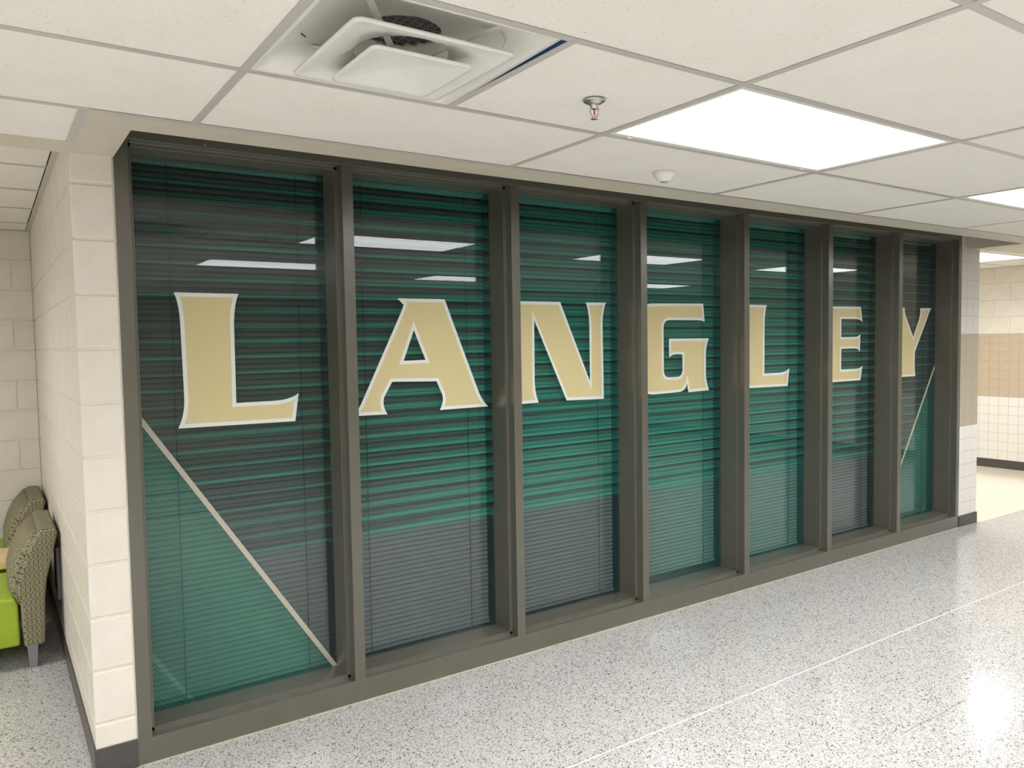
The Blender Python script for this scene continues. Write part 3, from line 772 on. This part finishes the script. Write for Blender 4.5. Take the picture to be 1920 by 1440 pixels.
# dark damper inside the neck with its grid of blades
build('damper', MB().lathe([(0, H + .071), (.0985, H + .071), (.0985, H + .085), (0, H + .085)], (CX, CY), 28), 'black', dif)
bl = MB()
for k in range(-4, 5):
    q = k * .0215; e = math.sqrt(max(0, .0975 ** 2 - q * q))
    bl.box(CX + q - .0011, CX + q + .0011, CY - e, CY + e, H + .061, H + .0705); bl.box(CX - e, CX + e, CY + q - .0011, CY + q + .0011, H + .061, H + .0705)
build('damper_grille', bl, 'leg_grey', dif)
def cone(name, cx_, cy_, h, z, rise, hole):
    R0 = rrect(cx_, cy_, h, h, .022, z, nq)
    rings = [rrect(cx_, cy_, h + .0, h + .0, .022, z + .0045, nq), R0, rrect(cx_, cy_, h - .009, h - .009, .018, z - .0012, nq), rrect(cx_, cy_, h - .017, h - .017, .018, z + .003, nq)]
    if hole: rings += [rrect(cx_, cy_, h - .06, h - .06, .05, z + rise * .62, nq), circ(cx_, cy_, .120, z + rise), circ(cx_, cy_, .118, z + rise + .003)]
    o = build(name, loft(rings), 'white_metal', dif)
    s_ = o.modifiers.new('thickness', 'SOLIDIFY'); s_.thickness = .0012; s_.offset = 1
    return o
cone('middle_cone', .455, -1.497, .206, H - .028, .026, True)
pl = loft([rrect(.459, -1.487, .134, .134, .02, H - .041, nq), rrect(.459, -1.487, .134, .134, .02, H - .046, nq), rrect(.459, -1.487, .126, .126, .018, H - .0475, nq), rrect(.459, -1.487, .117, .117, .016, H - .043, nq), circ(.459, -1.487, .050, H - .018), circ(.459, -1.487, .047, H - .0175)], True)
pq = build('inner_cone', pl, 'white_metal', dif)
build('centre_plug', MB().lathe([(0, H - .0192), (.012, H - .0192), (.0128, H - .0180)], (.459, -1.487), 18), 'white_metal', dif)
for sx, sy in ((-1, -1), (1, -1), (-1, 1), (1, 1)):
    m = MB(); a = Vector((CX + sx * .175, CY + sy * .18, H + .050)); b = Vector((.459 + sx * .045, -1.49 + sy * .045, H - .012))
    d = (b - a).normalized(); n_ = d.cross(Vector((0, 0, 1))).normalized() * .008; u = n_.cross(d).normalized() * .0012
    m.add([a - n_ - u, a + n_ - u, a + n_ + u, a - n_ + u, b - n_ - u, b + n_ - u, b + n_ + u, b - n_ + u], [(0, 3, 2, 1), (4, 5, 6, 7), (0, 1, 5, 4), (1, 2, 6, 5), (2, 3, 7, 6), (3, 0, 4, 7)])
    build('hanger_strap', m, 'white_metal', dif)
build('retaining_clip', MB().tube([(.232, -1.40, H + .040), (.246, -1.405, H + .028)], .002, 6), 'dark_metal', dif)
build('retaining_clip', MB().tube([(.655, -1.64, H + .05), (.668, -1.645, H + .028), (.672, -1.63, H + .016)], .002, 6), 'chrome', dif)
# blue wrapped duct seen through the gap beside the vent
build('wrapped_duct', box(XA + TX / 2 - .004, XA + TX / 2 - .002, Y1 - TY + .012, Y1 - .012, H + .002, H + .05), 'duct_blue', ceil)

# ------------------------------------------------------------------ sprinkler head
sx, sy = 1.104, -1.463
sp = thing('fire_sprinkler', 'small chrome sprinkler head with a red glass bulb on the ceiling', 'sprinkler', (sx, sy, H))
def lat(prof, c=(sx, sy), n=28):
    m = MB().lathe(prof, c, n); m.smooth = True; return m
build('escutcheon', lat([(.033, H), (.0335, H - .004), (.030, H - .0065), (.022, H - .0075), (.020, H - .012), (.012, H - .013)]), 'chrome', sp)
build('body', lat([(.012, H - .010), (.0125, H - .020), (.0095, H - .022), (.0095, H - .026), (0, H - .026)]), 'chrome', sp)
for s_ in (-1, 1):
    ux, uy = .83, -.56
    build('frame_arm', MB().tube([(sx + s_ * ux * .0105, sy + s_ * uy * .0105, H - .022), (sx + s_ * ux * .0125, sy + s_ * uy * .0125, H - .032), (sx + s_ * ux * .0105, sy + s_ * uy * .0105, H - .043), (sx + s_ * ux * .003, sy + s_ * uy * .003, H - .051)], .0022, 8), 'chrome', sp)
build('glass_bulb', lat([(0, H - .024), (.0024, H - .027), (.0022, H - .044), (0, H - .047)], n=12), 'red_glass', sp)
build('deflector', lat([(0, H - .049), (.004, H - .050), (.0105, H - .054), (.0105, H - .056), (0, H - .056)]), 'chrome', sp)

# ------------------------------------------------------------------ occupancy detector
ex, ey = 2.014, -.848
de = thing('ceiling_detector', 'round white dome detector on the ceiling tile between light and window', 'detector', (ex, ey, H))
build('dome', lat([(.047, H + .002), (.048, H - .006), (.045, H - .011), (.036, H - .026), (.026, H - .036), (.020, H - .038), (0, H - .038)], (ex, ey), 32), 'detector', de)
build('sensor_lens', lat([(.017, H - .0375), (.015, H - .041), (.008, H - .0425), (0, H - .0425)], (ex, ey), 24), 'lens_grey', de)

# ------------------------------------------------------------------ lounge chairs in the alcove
def lounge(y0, y1, label):
    t = thing('lounge_chair', label, 'chair', (-.55, (y0 + y1) / 2, 0), 'green lounge chairs along the alcove wall')
    dx = -.014
    prof = [(-.143, .690), (-.160, .615), (-.176, .555), (-.203, .440), (-.214, .330), (-.221, .112), (-.312, .108), (-.320, .235), (-.322, .33), (-.335, .405), (-.325, .47), (-.300, .55), (-.272, .625), (-.235, .690), (-.215, .705), (-.160, .703)]
    prof = [(p[0] + dx, p[1]) for p in prof]
    build('backrest', MB().prism(prof, 'y', y0, y1), 'fabric', t, bevel=.016, seg=3)
    # the padded front swells out from the flat side panels
    pad = [(-.318, .335), (-.325, .405), (-.310, .475), (-.285, .55), (-.255, .625), (-.222, .688)]
    rings = []
    for yy, k in ((y0 + .012, 0), (y0 + .03, .55), (y0 + .07, .9), (y0 + .15, 1), (y1 - .15, 1), (y1 - .07, .9), (y1 - .03, .55), (y1 - .012, 0)):
        rings.append([(px_ + dx - .012 - .052 * k * math.sin(math.pi * min(1, .18 + .82 * (1 - i / 5))) ** .6 * (1 if i < 5 else .3), yy, pz_ + (.012 * k if i == 5 else 0)) for i, (px_, pz_) in enumerate(pad)])
    m = MB(); n = len(pad); m.v = [p for g in rings for p in g]
    for i in range(len(rings) - 1):
        for k in range(n - 1): m.f.append((i * n + k, i * n + k + 1, (i + 1) * n + k + 1, (i + 1) * n + k))
    m.smooth = True; c_ = build('back_cushion', m, 'fabric', t)
    s_ = c_.modifiers.new('thickness', 'SOLIDIFY'); s_.thickness = .03; s_.offset = -1 if True else 1
    seat = [(-.330 + dx, .125), (-.92, .125), (-.95, .16), (-.965, .33), (-.93, .372), (-.60, .385), (-.345 + dx, .372), (-.332 + dx, .33)]
    s_ = build('seat', MB().prism(seat, 'y', y0 + .004, y1 - .004), 'green', t, bevel=.014, seg=3)
    for x in (-.278 + dx, -.90):
        for y in (y0 + .02, y1 - .02):
            m = MB(); h = .024; g = .016
            m.add([(x - g, y - g, 0), (x + g, y - g, 0), (x + g, y + g, 0), (x - g, y + g, 0), (x - h, y - h + .004, .118), (x + h, y - h + .004, .118), (x + h, y + h, .118), (x - h, y + h, .118)],
                  [(0, 3, 2, 1), (4, 5, 6, 7), (0, 1, 5, 4), (1, 2, 6, 5), (2, 3, 7, 6), (3, 0, 4, 7)])
            build('leg', m, 'leg_grey', t)
    return t
lounge(1.345, 1.945, 'lime green lounge chair with grey patterned back, nearer one by the block wall')
lounge(2.315, 2.915, 'lime green lounge chair with grey patterned back, in the corner behind the wooden table')
tb = thing('linking_table', 'pale maple side table between the two green lounge chairs', 'table', (-.6, 2.13, 0))
build('table_top', box(-.95, -.235, 1.958, 2.302, .385, .435), 'maple', tb, bevel=.004)
build('back_panel', box(-.255, -.235, 1.975, 2.285, .10, .385), 'maple', tb)
for x in (-.93, -.29):
    for y in (1.99, 2.27): build('leg', box(x - .02, x + .02, y - .015, y + .015, 0, .385), 'maple', tb)
wp = thing('wall_box', 'black box with a thin silver edge on the wall behind the nearer lounge chair', 'wall box', (-.15, 1.66, .28))
build('cover', box(-.158, XP0, 1.525, 1.80, .285, .56), 'black', wp, bevel=.004)
build('silver_edge', box(-.162, XP0, 1.515, 1.5225, .28, .565), 'leg_grey', wp, bevel=.003)
